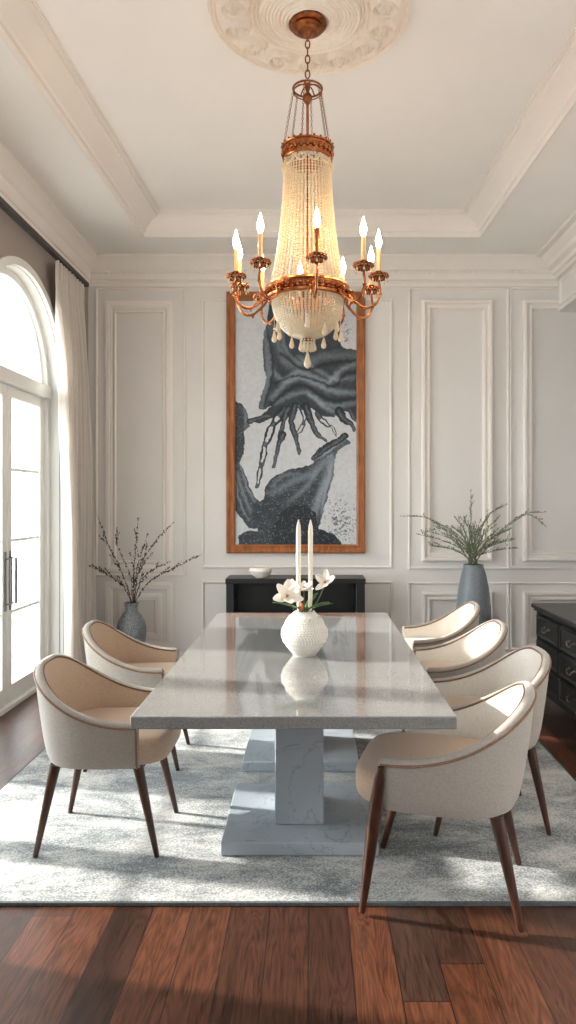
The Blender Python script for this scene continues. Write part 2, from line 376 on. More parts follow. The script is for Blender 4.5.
# ceiling: soffit with a tray
YT0 = .6
def tray(t, z):
    def xh(y, side):
        o_ = 1.41+.026*(6.05-y); i_ = 1.26+.034*(5.98-y); return (o_*(1-t)+i_*t)*side
    yb = 6.05*(1-t)+5.97*t; ya = YT0+.08*t
    return [(xh(ya,-1), ya, z), (xh(ya,1), ya, z), (xh(yb,1), yb, z), (xh(yb,-1), yb, z)]
q = tray(0, ZS); o4 = [(XL,Y0,ZS),(XA,Y0,ZS),(XA,YB,ZS),(XL,YB,ZS)]
b = MB(); b.add(q+o4, [(0,4,5,1),(1,5,6,2),(2,6,7,3),(3,7,4,0)])
b.box(XL-.2, XA+.1, Y0, YB+.1, ZT, ZT+.08)
struct(b.build('ceiling', M['ceil'], flat=True))
b = MB(); rows = [tray(t, z) for t, z in [(-.1,ZS),(-.1,ZS-.012),(-.0,ZS-.012),(0.0,3.735),(.10,3.742),(.14,3.765),(.28,3.79),(.52,3.825),(.80,3.848),(.80,3.868),(.94,3.872),(.94,3.884),(1.0,3.886),(1.0,3.9)]]
b.grid(rows, closed=True); trim(b, ang=20)

# ---------------------------------------------------------------- arched french window / doors in left wall
XW = XL-.14
def arch_tube(b, c, r, zs, w, d, x, down=None, n=36):
    """flat arch band of radial width w and depth d, plus straight jambs down to z=down"""
    P = []
    if down is not None: P.append((c+r, down, 1, 0))
    for i in range(n+1):
        a = PI*i/n; P.append((c+r*math.cos(a), zs+r*math.sin(a), math.cos(a), math.sin(a)))
    if down is not None: P.append((c-r, down, -1, 0))
    rows = []
    for y, z, ny, nz in P:
        rows.append([(x-d/2, y, z), (x+d/2, y, z), (x+d/2, y-ny*w, z-nz*w), (x-d/2, y-ny*w, z-nz*w)])
    b.grid(rows, closed=True)
def french(num, c, r, name):
    root = empty('%s_%d' % (name, num), (0,0,0)); struct(root)
    b = MB(); arch_tube(b, c, r-.002, ZSP, .055, .12, XW, 0); b.box(XW-.07, XW+.07, c-r+.004, c+r-.004, ZSP-.055, ZSP+.045); b.box(XW-.05, XW+.06, c-r+.01, c+r-.01, .001, .035)
    b.build('door_frame', M['white'], root, bevel=.004)
    b = MB(); arch_tube(b, c, r-.058, ZSP+.045, .045, .05, XW)
    fl = b.build('fanlight', M['white'], root)
    n = 30; R = r-.08; b = MB(); vs = [(XW, c+R*math.cos(PI*i/n), ZSP+.045+R*math.sin(PI*i/n)) for i in range(n+1)]; b.add(vs, [tuple(range(n+1))]); b.build('pane', M['glass'], fl, flat=True)
    for s in (-1, 1):
        y0, y1 = sorted((c+s*.004, c+s*(r-.06))); z0, z1 = .04, ZSP-.058
        b = MB(); b.box(XW-.025, XW+.03, y0, y0+.075, z0, z1); b.box(XW-.025, XW+.03, y1-.075, y1, z0, z1); b.box(XW-.025, XW+.03, y0+.075, y1-.075, z0, z0+.12); b.box(XW-.025, XW+.03, y0+.075, y1-.075, z1-.08, z1)
        for q_ in (1, 2, 3):
            z = z0+.12+(z1-.08-z0-.12)*q_/4; b.box(XW-.012, XW+.015, y0+.075, y1-.075, z-.011, z+.011)
        lf = b.build('door_leaf', M['white'], root, bevel=.004)
        b = MB(); b.add([(XW,y0+.07,z0+.11),(XW,y1-.07,z0+.11),(XW,y1-.07,z1-.07),(XW,y0+.07,z1-.07)], [(0,1,2,3)]); b.build('pane', M['glass'], lf, flat=True)
        b = MB(); yh = c+s*.042; b.box(XW+.03, XW+.037, yh-.014, yh+.014, .70, 1.12); b.tube([(XW+.034,yh,1.07),(XW+.075,yh,1.07),(XW+.075,yh,.75),(XW+.034,yh,.75)], .009, 8)
        b.build('door_handle', M['steel'], lf)
    return root
french(1, OP[1][0], OP[1][1], 'door')
french(2, OP[0][0], OP[0][1], 'door')
# architrave (raised arch casing) around the openings
for (c, r) in OP:
    b = MB(); arch_tube(b, c, r+.055, ZSP, .055, .03, XL+.012, 0); arch_tube(b, c, r+.003, ZSP, .008, .25, XL-.13, 0); trim(b, 'white')

# ---------------------------------------------------------------- outside
b = MB(); b.box(-14, XL-.27, -3, 16, -.3, -.05); struct(b.build('ground_outside', M['stoneout'], flat=True))

# ---------------------------------------------------------------- table
TX, TH = -.0615, .75
root = tag(empty('dining_table', (TX, 3.555, 0)), 'long speckled grey stone dining table on two pale marble pedestals', 'dining table')
b = MB(); b.box(-.55, .55, -1.135, 1.135, .705, TH); b.build('tabletop', M['quartz'], root, bevel=.005, seg=3)
for (y0, y1, xa, xb) in ((-.595, .03, -.315, .335), (.325, .90, -.315, .315)):
    b = MB(); b.box(xa, xb, y0, y1, .014, .07); base = b.build('pedestal_base', M['marble'], root, bevel=.005); 
    ym = (y0+y1)/2
    b = MB(); b.box(-.10, .112, ym-.15, ym+.15, .07, .705); b.build('pedestal_column', M['marble'], root, bevel=.006)

# ---------------------------------------------------------------- rug
root = tag(empty('area_rug', (-.10, 3.97, 0)), 'large mottled grey and white rug under the dining table', 'rug')
b = MB(); b.box(-1.475, 1.475, -1.34, 1.34, .001, .013); b.build('rug_pile', M['rug'], root, flat=True)
b = MB()
for (x0,x1,y0,y1) in ((-1.487,1.487,-1.352,-1.34),(-1.487,1.487,1.34,1.352),(-1.487,-1.475,-1.34,1.34),(1.475,1.487,-1.34,1.34)): b.box(x0,x1,y0,y1,.001,.0125)
b.build('binding', M['rugside'], root)

# ---------------------------------------------------------------- chairs (front of the chair = local +X)
def plan(u):
    """u in [-1,1] round the U from one arm tip to the other; returns x, y at rim level"""
    au = abs(u); s = 1 if u > 0 else -1
    if au > .62:
        t = (au-.62)/.38; return (-.02+.195*t, s*(.292-.012*t*t))
    ph = au/.62*PI/2; n = 2/2.5
    return (-.02-.278*math.cos(ph)**n, s*.292*math.sin(ph)**n)
def rim_h(u):
    x, y = plan(u)
    return .565+.205*max(0, min(1, (.16-x)/.455))**2.05
def shell_pt(u, s, off, zb=.385):
    x, y = plan(u); e = .004
    x1, y1 = plan(min(1, u+e)); x0, y0 = plan(max(-1, u-e)); t = Vector((x1-x0, y1-y0)); t.normalize()
    nx, ny = t.y, -t.x           # outward normal (u grows from -y side round the back to +y)
    if nx*(x-.05)+ny*y < 0: nx, ny = -nx, -ny
    k_ = .80+.20*(max(0,s)**.62); kx = k_ if x < 0 else .97+.03*s
    z = zb+(rim_h(u)-zb)*s
    return Vector(((x+nx*off)*kx, (y+ny*off)*(.84+.16*max(0,s)**.62), z))
def make_chair(long_leg=False, lining='inner'):
    root = empty('dining_chair', (0,0,0))
    NU = 72; us = [-1+2*i/NU for i in range(NU+1)]
    b = MB(); rows = []
    th = .034
    for u in us:
        sec = [shell_pt(u, s, 0) for s in [i/12 for i in range(13)]]
        top = sec[-1]; ti = shell_pt(u, 1, -th)
        c = (top+ti)/2; d = (top-ti)/2
        for a in (30, 60, 90, 120, 150): sec.append(c+d*math.cos(math.radians(a))+Vector((0,0,.017*math.sin(math.radians(a)))))
        rows.append(sec)
    b.grid(rows); n = len(rows[0])
    # inner surface is its own mesh (upholstery lining)
    bi = MB(); ri = []
    for u in us: ri.append([shell_pt(u, s, -th) for s in [1-i/10*.86 for i in range(11)]])
    # closing faces at the arm tips
    for r_, q_, flip in ((rows[0], ri[0], 0), (rows[-1], ri[-1], 1)):
        # loft the end with a slight bulge forward
        ol = [Vector(p) for p in r_]; il = [Vector(q_[0])*(1-i/12)+Vector(q_[-1])*i/12 for i in range(13)]
        outer = ol[:13]; inner = [shell_pt(-1 if not flip else 1, i/12, -th) for i in range(13)]
        mid = [(a+c_)/2+Vector((.014,0,0)) for a, c_ in zip(outer, inner)]
        b.grid([outer, mid, inner])
        capc = ol[12:]+[inner[12]]; b.add(capc+[mid[12]], [tuple(range(len(capc)))+()] if False else [(i, i+1, len(capc)) for i in range(len(capc)-1)])
    # underside plate
    bot = [r_[0] for r_ in rows]; b.add(bot, [tuple(range(len(bot)))])
    b.build('backrest_shell', M['fabric'], root, ang=50)
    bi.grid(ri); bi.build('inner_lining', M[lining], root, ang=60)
    pp = [shell_pt(u, 1, .002)+Vector((0,0,-.004)) for u in us]
    front = lambda sgn: [shell_pt(sgn, s, .0)+Vector((.004, sgn*.001, 0)) for s in ([i/8 for i in range(8)])]
    pts = front(-1)+pp+list(reversed(front(1)))
    b = MB(); b.tube(pts, .0045, 6); pi_ = [shell_pt(u, 1, -th)+Vector((0,0,.006)) for u in us]; b.tube(pi_, .0035, 6); b.build('piping', M['piping'], root)
    # seat cushion
    b = MB(); rows = []; n = 48
    for z, k_ in ((.392,.90),(.398,.955),(.41,.985),(.44,1.0),(.475,1.0),(.492,.975),(.503,.93),(.508,.8),(.510,.4),(.511,.02)):
        row = []
        for i in range(n):
            a = 2*PI*i/n; ca, sa = math.cos(a), math.sin(a); e = 2/4.2
            x = .03+.262*k_*math.copysign(abs(ca)**e, ca); w = .246-.014*(x < 0)*min(1, -x/.2)
            if x < -.08: w *= 1-.30*((-x-.08)/.15)**2
            row.append((x, w*k_*math.copysign(abs(sa)**e, sa), z))
        rows.append(row)
    b.grid(rows, closed=True); b.add(list(reversed(rows[0])), [tuple(range(n))]); b.add(rows[-1], [tuple(range(n))]); b.build('seat', M['inner'], root, ang=60)
    # under frame
    b = MB(); b.box(-.17, .19, -.18, .18, .365, .394); b.build('seat_base', M['legwood'], root, bevel=.01)
    for sx in (-1, 1):
        for sy in (-1, 1):
            foot = Vector((sx*.25, sy*.212, 0.014)); top = Vector((sx*.175 if sx < 0 else .165, sy*.19, .385)); b = MB()
            if long_leg and sx == 1 and sy == 1:
                foot = Vector((.245, .235, 0.014)); top = Vector((.170, .312, .565))
                b.tube([foot+(top-foot)*t for t in (0,.02,.35,.6,.75,.92,1)], [.010,.0115,.018,.023,.022,.017,.010], 14)
            else:
                b.tube([foot+(top-foot)*t for t in (0,.02,.4,.8,1)], [.0095,.011,.0155,.0205,.0225], 14)
            b.build('leg', M['legwood'], root)
    return root
ch = make_chair(); G = 'upholstered dining chairs round the table'
ch.location = (-.885, 3.165, 0)
tag(ch, 'tan-lined barrel dining chair on the left, nearest the camera, all four dark legs visible', 'chair', G)
def chair(src, x, y, deg, lab):
    c = copy_tree(src); c.location = (x, y, 0); c.rotation_euler = (0,0,math.radians(deg)); tag(c, lab); return c
chair(ch, -.985, 4.11, 2, 'tan-lined barrel dining chair on the left, the farther one beside the curtain')
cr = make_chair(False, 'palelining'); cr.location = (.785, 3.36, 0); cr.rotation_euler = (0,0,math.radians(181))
tag(cr, 'barrel dining chair with pale back, right side, directly behind the nearest chair', 'chair', G)
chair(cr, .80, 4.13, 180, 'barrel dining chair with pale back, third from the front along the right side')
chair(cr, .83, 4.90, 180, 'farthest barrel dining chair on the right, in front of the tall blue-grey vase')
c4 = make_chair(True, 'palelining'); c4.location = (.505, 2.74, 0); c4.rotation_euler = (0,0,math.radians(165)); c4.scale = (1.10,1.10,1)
tag(c4, 'nearest right-hand dining chair seen from outside, greige shell with walnut leg rising to its arm', 'chair', G)

# ---------------------------------------------------------------- framed artwork
fx0, fx1, fz0, fz1 = X_(227), X_(365), Z_(553), Z_(293)
root = tag(empty('framed_artwork', ((fx0+fx1)/2, YB-.02, fz0)), 'tall wood-framed painting of dark swirling drapery on pale ground', 'painting')
hw, H = (fx1-fx0)/2, fz1-fz0
b = MB(); PF = [(0,-.018),(0,.028),(.01,.036),(.022,.034),(.03,.026),(.052,.022),(.062,.028),(.072,.024),(.076,.010),(.08,.008),(.08,-.018)]
mould_rect(b, -hw, hw, 0, H, PF, lambda u, z, h: (u, -h, z)); b.build('picture_frame', M['oakframe'], root, ang=25)
def art():
    x0, x1, y0, y1 = 60., 518., 24., 968.                     # coordinates of the drawing
    nx, ny = 300, 620
    gx, gy = np.meshgrid(np.linspace(x0, x1, nx), np.linspace(y0, y1, ny))
    rs = np.random.RandomState(3)
    def vnoise(sx, sy, seed):
        r = np.random.RandomState(seed).rand(64, 64); u = (gx/sx) % 63; v = (gy/sy) % 63
        i = u.astype(int); j = v.astype(int); a = u-i; c = v-j; a = a*a*(3-2*a); c = c*c*(3-2*c)
        return (r[j,i]*(1-a)+r[j,i+1]*a)*(1-c)+(r[j+1,i]*(1-a)+r[j+1,i+1]*a)*c
    wob = (vnoise(14,14,1)-.5)*7; wx = gx+wob; wy = gy+(vnoise(12,12,2)-.5)*7
    def inside(P):
        r = np.zeros(gx.shape, bool); n = len(P)
        for i in range(n):
            xa, ya = P[i]; xb, yb = P[(i+1) % n]
            if ya == yb: continue
            c = ((ya > wy) != (yb > wy)) & (wx < (xb-xa)*(wy-ya)/(yb-ya)+xa); r ^= c
        return r
    def dist(P, w0=None):
        P = [tuple(p[:2]) for p in spline([(p[0], p[1], 0) for p in P], 6)]
        d = np.full(gx.shape, 1e9); tt = np.zeros(gx.shape); n = len(P)-1
        for i in range(n):
            xa, ya = P[i]; dx, dy = P[i+1][0]-xa, P[i+1][1]-ya; L = dx*dx+dy*dy+1e-9
            t = np.clip(((wx-xa)*dx+(wy-ya)*dy)/L, 0, 1); q_ = np.hypot(wx-xa-t*dx, wy-ya-t*dy)
            m_ = q_ < d; d[m_] = q_[m_]; tt[m_] = ((i+t)/n)[m_]
        return d, tt
    bg = np.array([.545,.56,.575]); col = np.ones(gx.shape+(3,))*bg
    col *= (.9+.14*vnoise(9,9,5)+.06*vnoise(60,60,6))[...,None]
    # upper drape
    A = [(190,24),(182,110),(170,150),(164,215),(166,275),(178,325),(165,380),(150,418),(150,446),(178,440),(196,428),(160,468),(118,489),(152,500),(200,478),(250,446),(300,428),(345,440),(380,470),(425,476),(452,452),(485,455),(518,496),(518,214),(482,212),(456,200),(452,110),(440,24)]
    B = [(470,538),(486,570),(444,606),(432,640),(428,700),(410,770),(388,850),(374,905),(436,928),(462,968),(75,968),(76,930),(110,910),(150,915),(136,870),(150,800),(170,792),(175,742),(200,706),(262,676),(340,662),(356,650),(350,624),(376,590),(422,566)]
    C = [(60,412),(90,424),(108,458),(116,510),(96,528),(98,600),(80,650),(100,690),(126,770),(152,800),(150,905),(112,905),(84,862),(60,828)]
    dark = np.array([.013,.018,.024]); blue = np.array([.17,.20,.225])
    mA, mB, mC = inside(A), inside(B), inside(C)
    def shade(mask, lines, seed):
        f = .05+.14*vnoise(40,26,seed)*vnoise(9,9,seed+1)
        for P, w, s in lines:
            d, t = dist(P); f = f+s*np.exp(-(d/w)**2)*(.6+.4*np.sin(PI*t))
        f *= .75+.5*vnoise(4,4,seed+2)
        f = np.clip(f, 0, 1)[...,None]; c_ = dark*(1-f)+blue*1.5*f; col[mask] = c_[mask]
    shade(mA, [([(178,120),(180,200),(186,290),(176,370),(160,430)],14,.5), ([(200,400),(250,345),(310,322),(370,350),(420,372),(512,382)],11,.75), ([(206,300),(240,330),(300,300),(360,320),(410,340),(460,290),(512,272)],10,.7),
               ([(215,420),(270,390),(330,380),(390,420),(450,430),(512,420)],10,.55), ([(212,130),(225,200),(260,270),(340,260),(400,240),(512,236)],16,.4), ([(300,240),(380,300),(440,330),(512,320)],8,.5), ([(340,390),(400,440),(440,456)],8,.6), ([(240,130),(250,210),(300,270)],7,.4)], 11)
    for P, w in (([(180,130),(200,240),(200,330),(170,430)],5), ([(196,425),(260,370),(320,350),(380,390),(440,410),(512,400)],6), ([(210,345),(290,315),(370,335),(430,355),(470,310),(512,300)],5), ([(230,230),(320,290),(400,270),(512,255)],6)):
        d, t = dist(P); g = np.exp(-(d/w)**2)[...,None]*mA[...,None]; col = col*(1-g*.85)+dark*g*.85
    shade(mB, [([(420,600),(410,690),(380,780),(350,860)],16,.85), ([(400,620),(350,690),(280,720),(200,770)],14,.5), ([(395,650),(330,740),(260,800)],10,.45), ([(360,640),(440,585),(478,560)],6,.5), ([(430,640),(400,760),(385,850)],5,.7), ([(300,690),(240,700),(200,740)],8,.4)], 21)
    blob = inside([(200,968),(200,905),(230,840),(280,815),(330,815),(365,850),(372,905),(436,928),(462,968)])
    col[blob] = dark*(.8+.5*vnoise(5,5,31)[blob])[:,None]
    shade(mC, [([(70,690),(90,760),(120,840)],8,.5), ([(80,650),(105,740),(135,800)],5,.6), ([(62,720),(80,800),(110,870)],4,.6), ([(96,440),(104,480),(100,520)],6,.4)], 41)
    ink = dark*1.1
    def stroke(P, w0, w1, hole=0, nh=6):
        nonlocal col
        d, t = dist(P); w = w0*(1-t)+w1*t
        if hole: w = w*(.7+.45*np.abs(np.sin(t*PI*nh)))
        m_ = d < w
        if hole: m_ &= ~((d < w*.42) & (np.abs(np.sin(t*PI*nh)) > .45) & (t > .15))
        f = (.25+.5*vnoise(6,6,51))[...,None]*np.exp(-(d/5)**2)[...,None]
        c_ = ink*(1-f)+blue*f; col[m_] = c_[m_]
    stroke([(250,440),(205,500),(176,580),(160,660),(143,745)], 17, 8, 1, 4)
    stroke([(262,440),(240,500),(226,570),(205,668)], 12, 6); stroke([(240,540),(226,580),(206,660)],13,4)
    stroke([(285,430),(272,490),(288,550),(302,612)], 13, 7); stroke([(300,430),(322,470),(308,520),(284,540)], 11, 5, 1, 2)
    stroke([(325,430),(345,490),(370,540),(402,568)], 15, 4); stroke([(365,460),(400,500),(425,515),(438,548)], 11, 4, 1, 2)
    stroke([(448,450),(470,485),(495,498),(508,524)], 16, 5); stroke([(490,450),(500,470),(516,490)], 10, 6)
    stroke([(118,490),(150,478),(190,470)],10,8); stroke([(355,632),(410,590),(472,548)], 9, 12); stroke([(370,645),(430,606),(484,572)],4,6)
    # dry-brush speckle at the lower right and below the bowl
    n = rs.rand(*gx.shape); reg = np.exp(-(((gx-455)/70)**2+((gy-880)/110)**2))
    reg2 = np.exp(-(((gx-478)/18)**2+((gy-150)/60)**2)); base = vnoise(5,5,61)
    spk = ((base*.6+n*.4) > (1.0-.42*reg)) | ((base*.6+n*.4) > (1.0-.40*reg2)); spk &= ~(mA | mB | mC); col[spk] = ink
    rub = (base*.5+n*.5 > .80) & (mC | mB); col[rub] = (bg*.45)
    return gx, gy, col, nx, ny, (x0, x1, y0, y1)
gx, gy, colr, nx, ny, (ax0, ax1, ay0, ay1) = art()
cw, cz0, cz1 = hw-.072, .072, H-.072
vx = (gx-ax0)/(ax1-ax0)*2*cw-cw; vz = cz1-(gy-ay0)/(ay1-ay0)*(cz1-cz0)
verts = np.stack([vx.ravel(), np.full(vx.size, -.002), vz.ravel()], 1)
I = np.arange(nx*ny).reshape(ny, nx); faces = np.stack([I[:-1,:-1].ravel(), I[1:,:-1].ravel(), I[1:,1:].ravel(), I[:-1,1:].ravel()], 1)
me = bpy.data.meshes.new('canvas'); me.from_pydata(verts.tolist(), [], faces.tolist())
ca_ = me.color_attributes.new('paint', 'FLOAT_COLOR', 'POINT'); ca_.data.foreach_set('color', np.concatenate([colr.reshape(-1,3), np.ones((nx*ny,1))], 1).astype(np.float32).ravel())
mc, nt, bs = newmat('painted_canvas'); at_ = N(nt, 'ShaderNodeAttribute', attribute_name='paint'); nt.links.new(at_.outputs['Color'], bs.inputs['Base Color']); bs.inputs['Roughness'].default_value = .7
tc = N(nt, 'ShaderNodeTexCoord'); nn = N(nt, 'ShaderNodeTexNoise', i={'Scale': 220}); nt.links.new(tc.outputs['Object'], nn.inputs['Vector']); bp = N(nt, 'ShaderNodeBump', i={'Strength': .3, 'Distance': .004}); nt.links.new(nn.outputs[0], bp.inputs['Height']); nt.links.new(bp.outputs[0], bs.inputs['Normal'])
me.materials.append(mc); o = bpy.data.objects.new('canvas', me); COL.objects.link(o); o.parent = root
b = MB(); b.box(-cw-.004, cw+.004, .0, .016, cz0-.004, cz1+.004); b.build('stretcher', M['oakframe'], root)

# ---------------------------------------------------------------- black console under the painting
d = 6.2; x0, x1 = (226-312)*d/F, (365-312)*d/F
root = tag(empty('console_cabinet', ((x0+x1)/2, 6.36, 0)), 'low black open-fronted console against the wall under the painting', 'console')
hx = (x1-x0)/2
b = MB(); b.box(-hx, -hx+.065, -.16, .16, .0, .765); b.box(hx-.075, hx, -.16, .16, 0, .765); b.box(-hx+.065, hx-.075, -.16, .16, .06, .10); b.box(-hx+.065, hx-.075, -.16, .16, .41, .435); b.box(-hx+.065, hx-.075, .145, .16, .10, .765)
b.build('carcass', M['black'], root, bevel=.003)
b = MB(); b.box(-hx-.006, hx+.006, -.165, .165, .765, .81); b.build('top', M['black'], root, bevel=.004)
b = MB(); b.box(-.012, .012, -.15, .145, .10, .41); b.box(-.012, .012, -.15, .145, .435, .765); b.build('divider', M['blackin'], root)
p = at(260.5, 578, 6.3)
root = tag(empty('bowl', (p.x, 6.3, .81)), 'small white shallow bowl on the black console', 'bowl')
b = MB(); b.lathe([(.0,.0),(.045,0),(.05,.006),(.082,.028),(.102,.062),(.094,.082),(.086,.088),(.084,.084),(.09,.066),(.072,.034),(.04,.016),(.0,.014)], n=40, cap=False); b.build('bowl_body', M['ceramic'], root)

# ---------------------------------------------------------------- black chest on the right
root = tag(empty('chest_of_drawers', (1.66, 5.36, 0)), 'black chest of drawers with silvery pulls at the right edge', 'chest')
LEN = 1.62
b = MB(); b.box(.01, .56, -LEN+.01, -.01, .13, .665); b.build('carcass', M['black'], root, bevel=.003)
b = MB(); b.box(-.025, .575, -LEN-.01, .02, .685, .715); b.box(-.008, .565, -LEN+.004, .008, .665, .685); b.build('top', M['black'], root, bevel=.006, seg=3)
b = MB(); b.box(-.002, .565, -LEN, 0, .095, .135); b.build('plinth_rail', M['black'], root, bevel=.005)
for yy in (-.055, -LEN+.02):
    b = MB()
    for i in range(3): b.tube([(.008, yy+i*.011, .14), (.008, yy+i*.011, .66)], .006, 6)
    b.build('reeded_stile', M['black'], root)
for yy in (-.05, -LEN+.05):
    for xx in (.045, .51):
        b = MB(); b.lathe([(.018,0),(.024,.006),(.026,.03),(.018,.05),(.03,.07),(.034,.098)], (xx, yy, 0), 16); b.build('foot', M['black'], root)
cols_ = [(-.085, -.555), (-.575, -1.045), (-1.065, -1.535)]
for (ya, yb) in cols_:
    for (z0, z1) in ((.49,.65),(.315,.475),(.145,.30)):
        dr = MB(); dr.box(-.012, .012, yb, ya, z0, z1); dr = dr.build('drawer', M['black'], root, bevel=.004)
        b = MB(); b.grid([[(-.012-h, yb+i_, z0+i_), (-.012-h, ya-i_, z0+i_), (-.012-h, ya-i_, z1-i_), (-.012-h, yb+i_, z1-i_)] for i_, h in ((.004,0),(.008,.008),(.016,.008),(.024,0))], closed=True); b.build('drawer_moulding', M['black'], dr)
        b = MB(); ym, zm = (ya+yb)/2, (z0+z1)/2+.01
        for s in (-1, 1): b.ball((-.018, ym+s*.045, zm), .011, .6, 1, 1); b.tube([(-.014, ym+s*.045, zm), (-.034, ym+s*.045, zm)], .004, 6)
        b.tube(spline([(-.034, ym-.045, zm), (-.04, ym-.03, zm-.02), (-.04, ym, zm-.026), (-.04, ym+.03, zm-.02), (-.034, ym+.045, zm)], 5), .005, 8); b.build('drawer_pull', M['pewter'], dr)

# ---------------------------------------------------------------- curtain and track
root = tag(empty('curtain', (XL+.10, 6.1, 0)), 'floor-length pleated off-white curtain beside the arched door', 'curtain')
b = MB(); rows = []; NZ, NU = 46, 220
ztop = 3.31
for j in range(NZ+1):
    z = .02+(ztop-.02)*j/NZ; f = j/NZ
    ya = 5.78+.20*math.sin(PI*min(1, (1-f)*1.15)*.5)*0 + .28*sm(1.0,.55,f)*0
    y0 = 5.50+.12*sm(.98,.7,f)+.10*sm(.8,.3,f); y1 = 6.16+.14*sm(1,.5,f)
    row = []
    for i in range(NU+1):
        u = i/NU; ph = u*2*PI*9+.6*math.sin(f*3+u*5)
        amp = .014+.030*sm(1.0,.8,f); 
        if f > .955: amp = .018
        x = amp*math.sin(ph)+.010*math.sin(ph*2.3+f*4)*(1-f)+.012*math.sin(u*7+f*5)
        row.append((x+.02*sm(.4,0,f)*math.sin(u*9), y0+(y1-y0)*u-6.1+.008*math.sin(ph*.5+f*6), z))
    rows.append(row)
b.grid(rows); o = b.build('curtain_fabric', M['curtain'], root, ang=80)
s = o.modifiers.new('s', 'SOLIDIFY'); s.thickness = .003
b = MB()
for i in range(10):
    y = 5.52+.066*i-6.1; b.tube([(0, y, ztop-.12), (.0, y, ztop+.01)], [.010,.014], 8)
b.build('pleat_header', M['curtain'], root)
root = tag(empty('curtain_track', (XL+.10, 5.3, 3.345)), 'dark curtain track running below the crown on the left wall', 'curtain track')
b = MB(); b.box(-.022, .022, -3.9, .93, -.015, .02); b.build('rail', M['track'], root, bevel=.003)
for yy in (-3, -1.5, .85):
    b = MB(); b.box(-.098, -.02, yy-.012, yy+.012, -.004, .016); b.build('bracket', M['track'], root)

# ---------------------------------------------------------------- floor vases
def hollow(prof, t=.008):
    return prof+[(r-t, z) for r, z in reversed(prof[1:])]
P1 = at(131.5, 602, 6.25)
root = tag(empty('floor_vase', (P1.x, 6.25, 0)), 'grey crackled bottle-shaped vase in the left corner by the curtain', 'vase')
b = MB(); b.lathe(hollow([(.07,.0),(.078,.01),(.086,.06),(.108,.20),(.125,.32),(.127,.38),(.112,.44),(.080,.495),(.055,.525),(.052,.56),(.062,.598)]), n=40, cap=False); b.build('vase_body', M['greyvase'], root)
P2 = at(473.5, 564, 6.15)
root = tag(empty('floor_vase', (P2.x, 6.15, 0)), 'tall smooth blue-grey vase behind the right-hand chairs', 'vase')
b = MB(); b.lathe(hollow([(.085,.0),(.095,.01),(.115,.12),(.138,.30),(.148,.46),(.146,.58),(.128,.74),(.104,.86),(.088,.905),(.084,.925),(.086,.938)]), n=44, cap=False); b.build('vase_body', M['bluevase'], root)

# branches (left vase)
def L6(x, y, d): return at(80+x/4.43, 500+y/4.43, d)
br = [([(228,455),(190,330),(122,190),(75,62)], 'tallest dark budding branch leaning left from the grey vase'),
      ([(232,455),(222,330),(165,200),(165,120)], 'short budding branch with pale tip, left of centre in the grey vase'),
      ([(236,455),(238,330),(248,190),(258,72)], 'upright dark budding branch at the centre of the grey vase'),
      ([(238,455),(250,320),(280,210),(308,130)], 'short budding branch with pale tip, right of centre in the grey vase'),
      ([(240,455),(262,310),(320,200),(418,95)], 'long budding branch reaching up and right from the grey vase'),
      ([(244,455),(310,360),(420,300),(540,240)], 'lowest long budding branch sweeping far right from the grey vase'),
      ([(242,455),(270,360),(320,310),(402,272)], 'short twig fanning right below the long branches in the grey vase'),
      ([(226,455),(190,380),(110,325),(35,290)], 'low budding branch reaching left towards the curtain from the grey vase')]
for i, (pts, lab) in enumerate(br):
    dd = [6.25, 6.25+rnd.uniform(-.06,.02), 6.24+rnd.uniform(-.14,.04), 6.22+rnd.uniform(-.2,.05)]
    W3 = [L6(x, y, q_) for (x, y), q_ in zip(pts, dd)]; W3 = [W3[0]+Vector((0,0,-.14))]+W3
    W3[0].x = P1.x+(W3[1].x-P1.x)*.6; W3[0].y = 6.25
    C3 = spline(W3, 9); root = tag(empty('budding_branch', C3[0]), lab, 'branch', 'budding branches in the grey corner vase')
    C3 = [p-C3[0] for p in C3]; n = len(C3)
    b = MB(); b.tube(C3, [.0042*(1-.7*q_/n) for q_ in range(n)], 5); bd = MB(); pb = MB()
    tw = []
    for q_ in range(14, n-1, 3):
        if rnd.random() < .9 and q_ < n-5:
            p = C3[q_]; t = (C3[q_+1]-p).normalized(); s = Vector((rnd.uniform(-1,1), rnd.uniform(-.6,.6), rnd.uniform(0,.8))); e = [p, p+(t*.6+s*.5)*.04, p+(t+s*.6)*rnd.uniform(.06,.11)]
            b.tube(e, [.002,.0016,.0008], 4); tw.append(e)
    b.build('stem', M['bark'], root)
    lines = [C3[12:]]+tw
    for ln in lines:
        for a, c in zip(ln[:-1], ln[1:]):
            m_ = max(1, int((c-a).length/.0085))
            for z in range(m_):
                if rnd.random() < .72:
                    p = a+(c-a)*(z/m_)+Vector((rnd.uniform(-.007,.007), rnd.uniform(-.007,.007), rnd.uniform(-.005,.005)))
                    (pb if rnd.random() < (.5 if i in (0,1,3) else .22) else bd).ball(p, rnd.uniform(.0042,.0078), n=5, m=3, sz=1.3)
    bd.build('buds', M['bud'], root, flat=True)['kind'] = 'stuff'; pb.build('pale_blossoms', M['palebud'], root, flat=True)['kind'] = 'stuff'
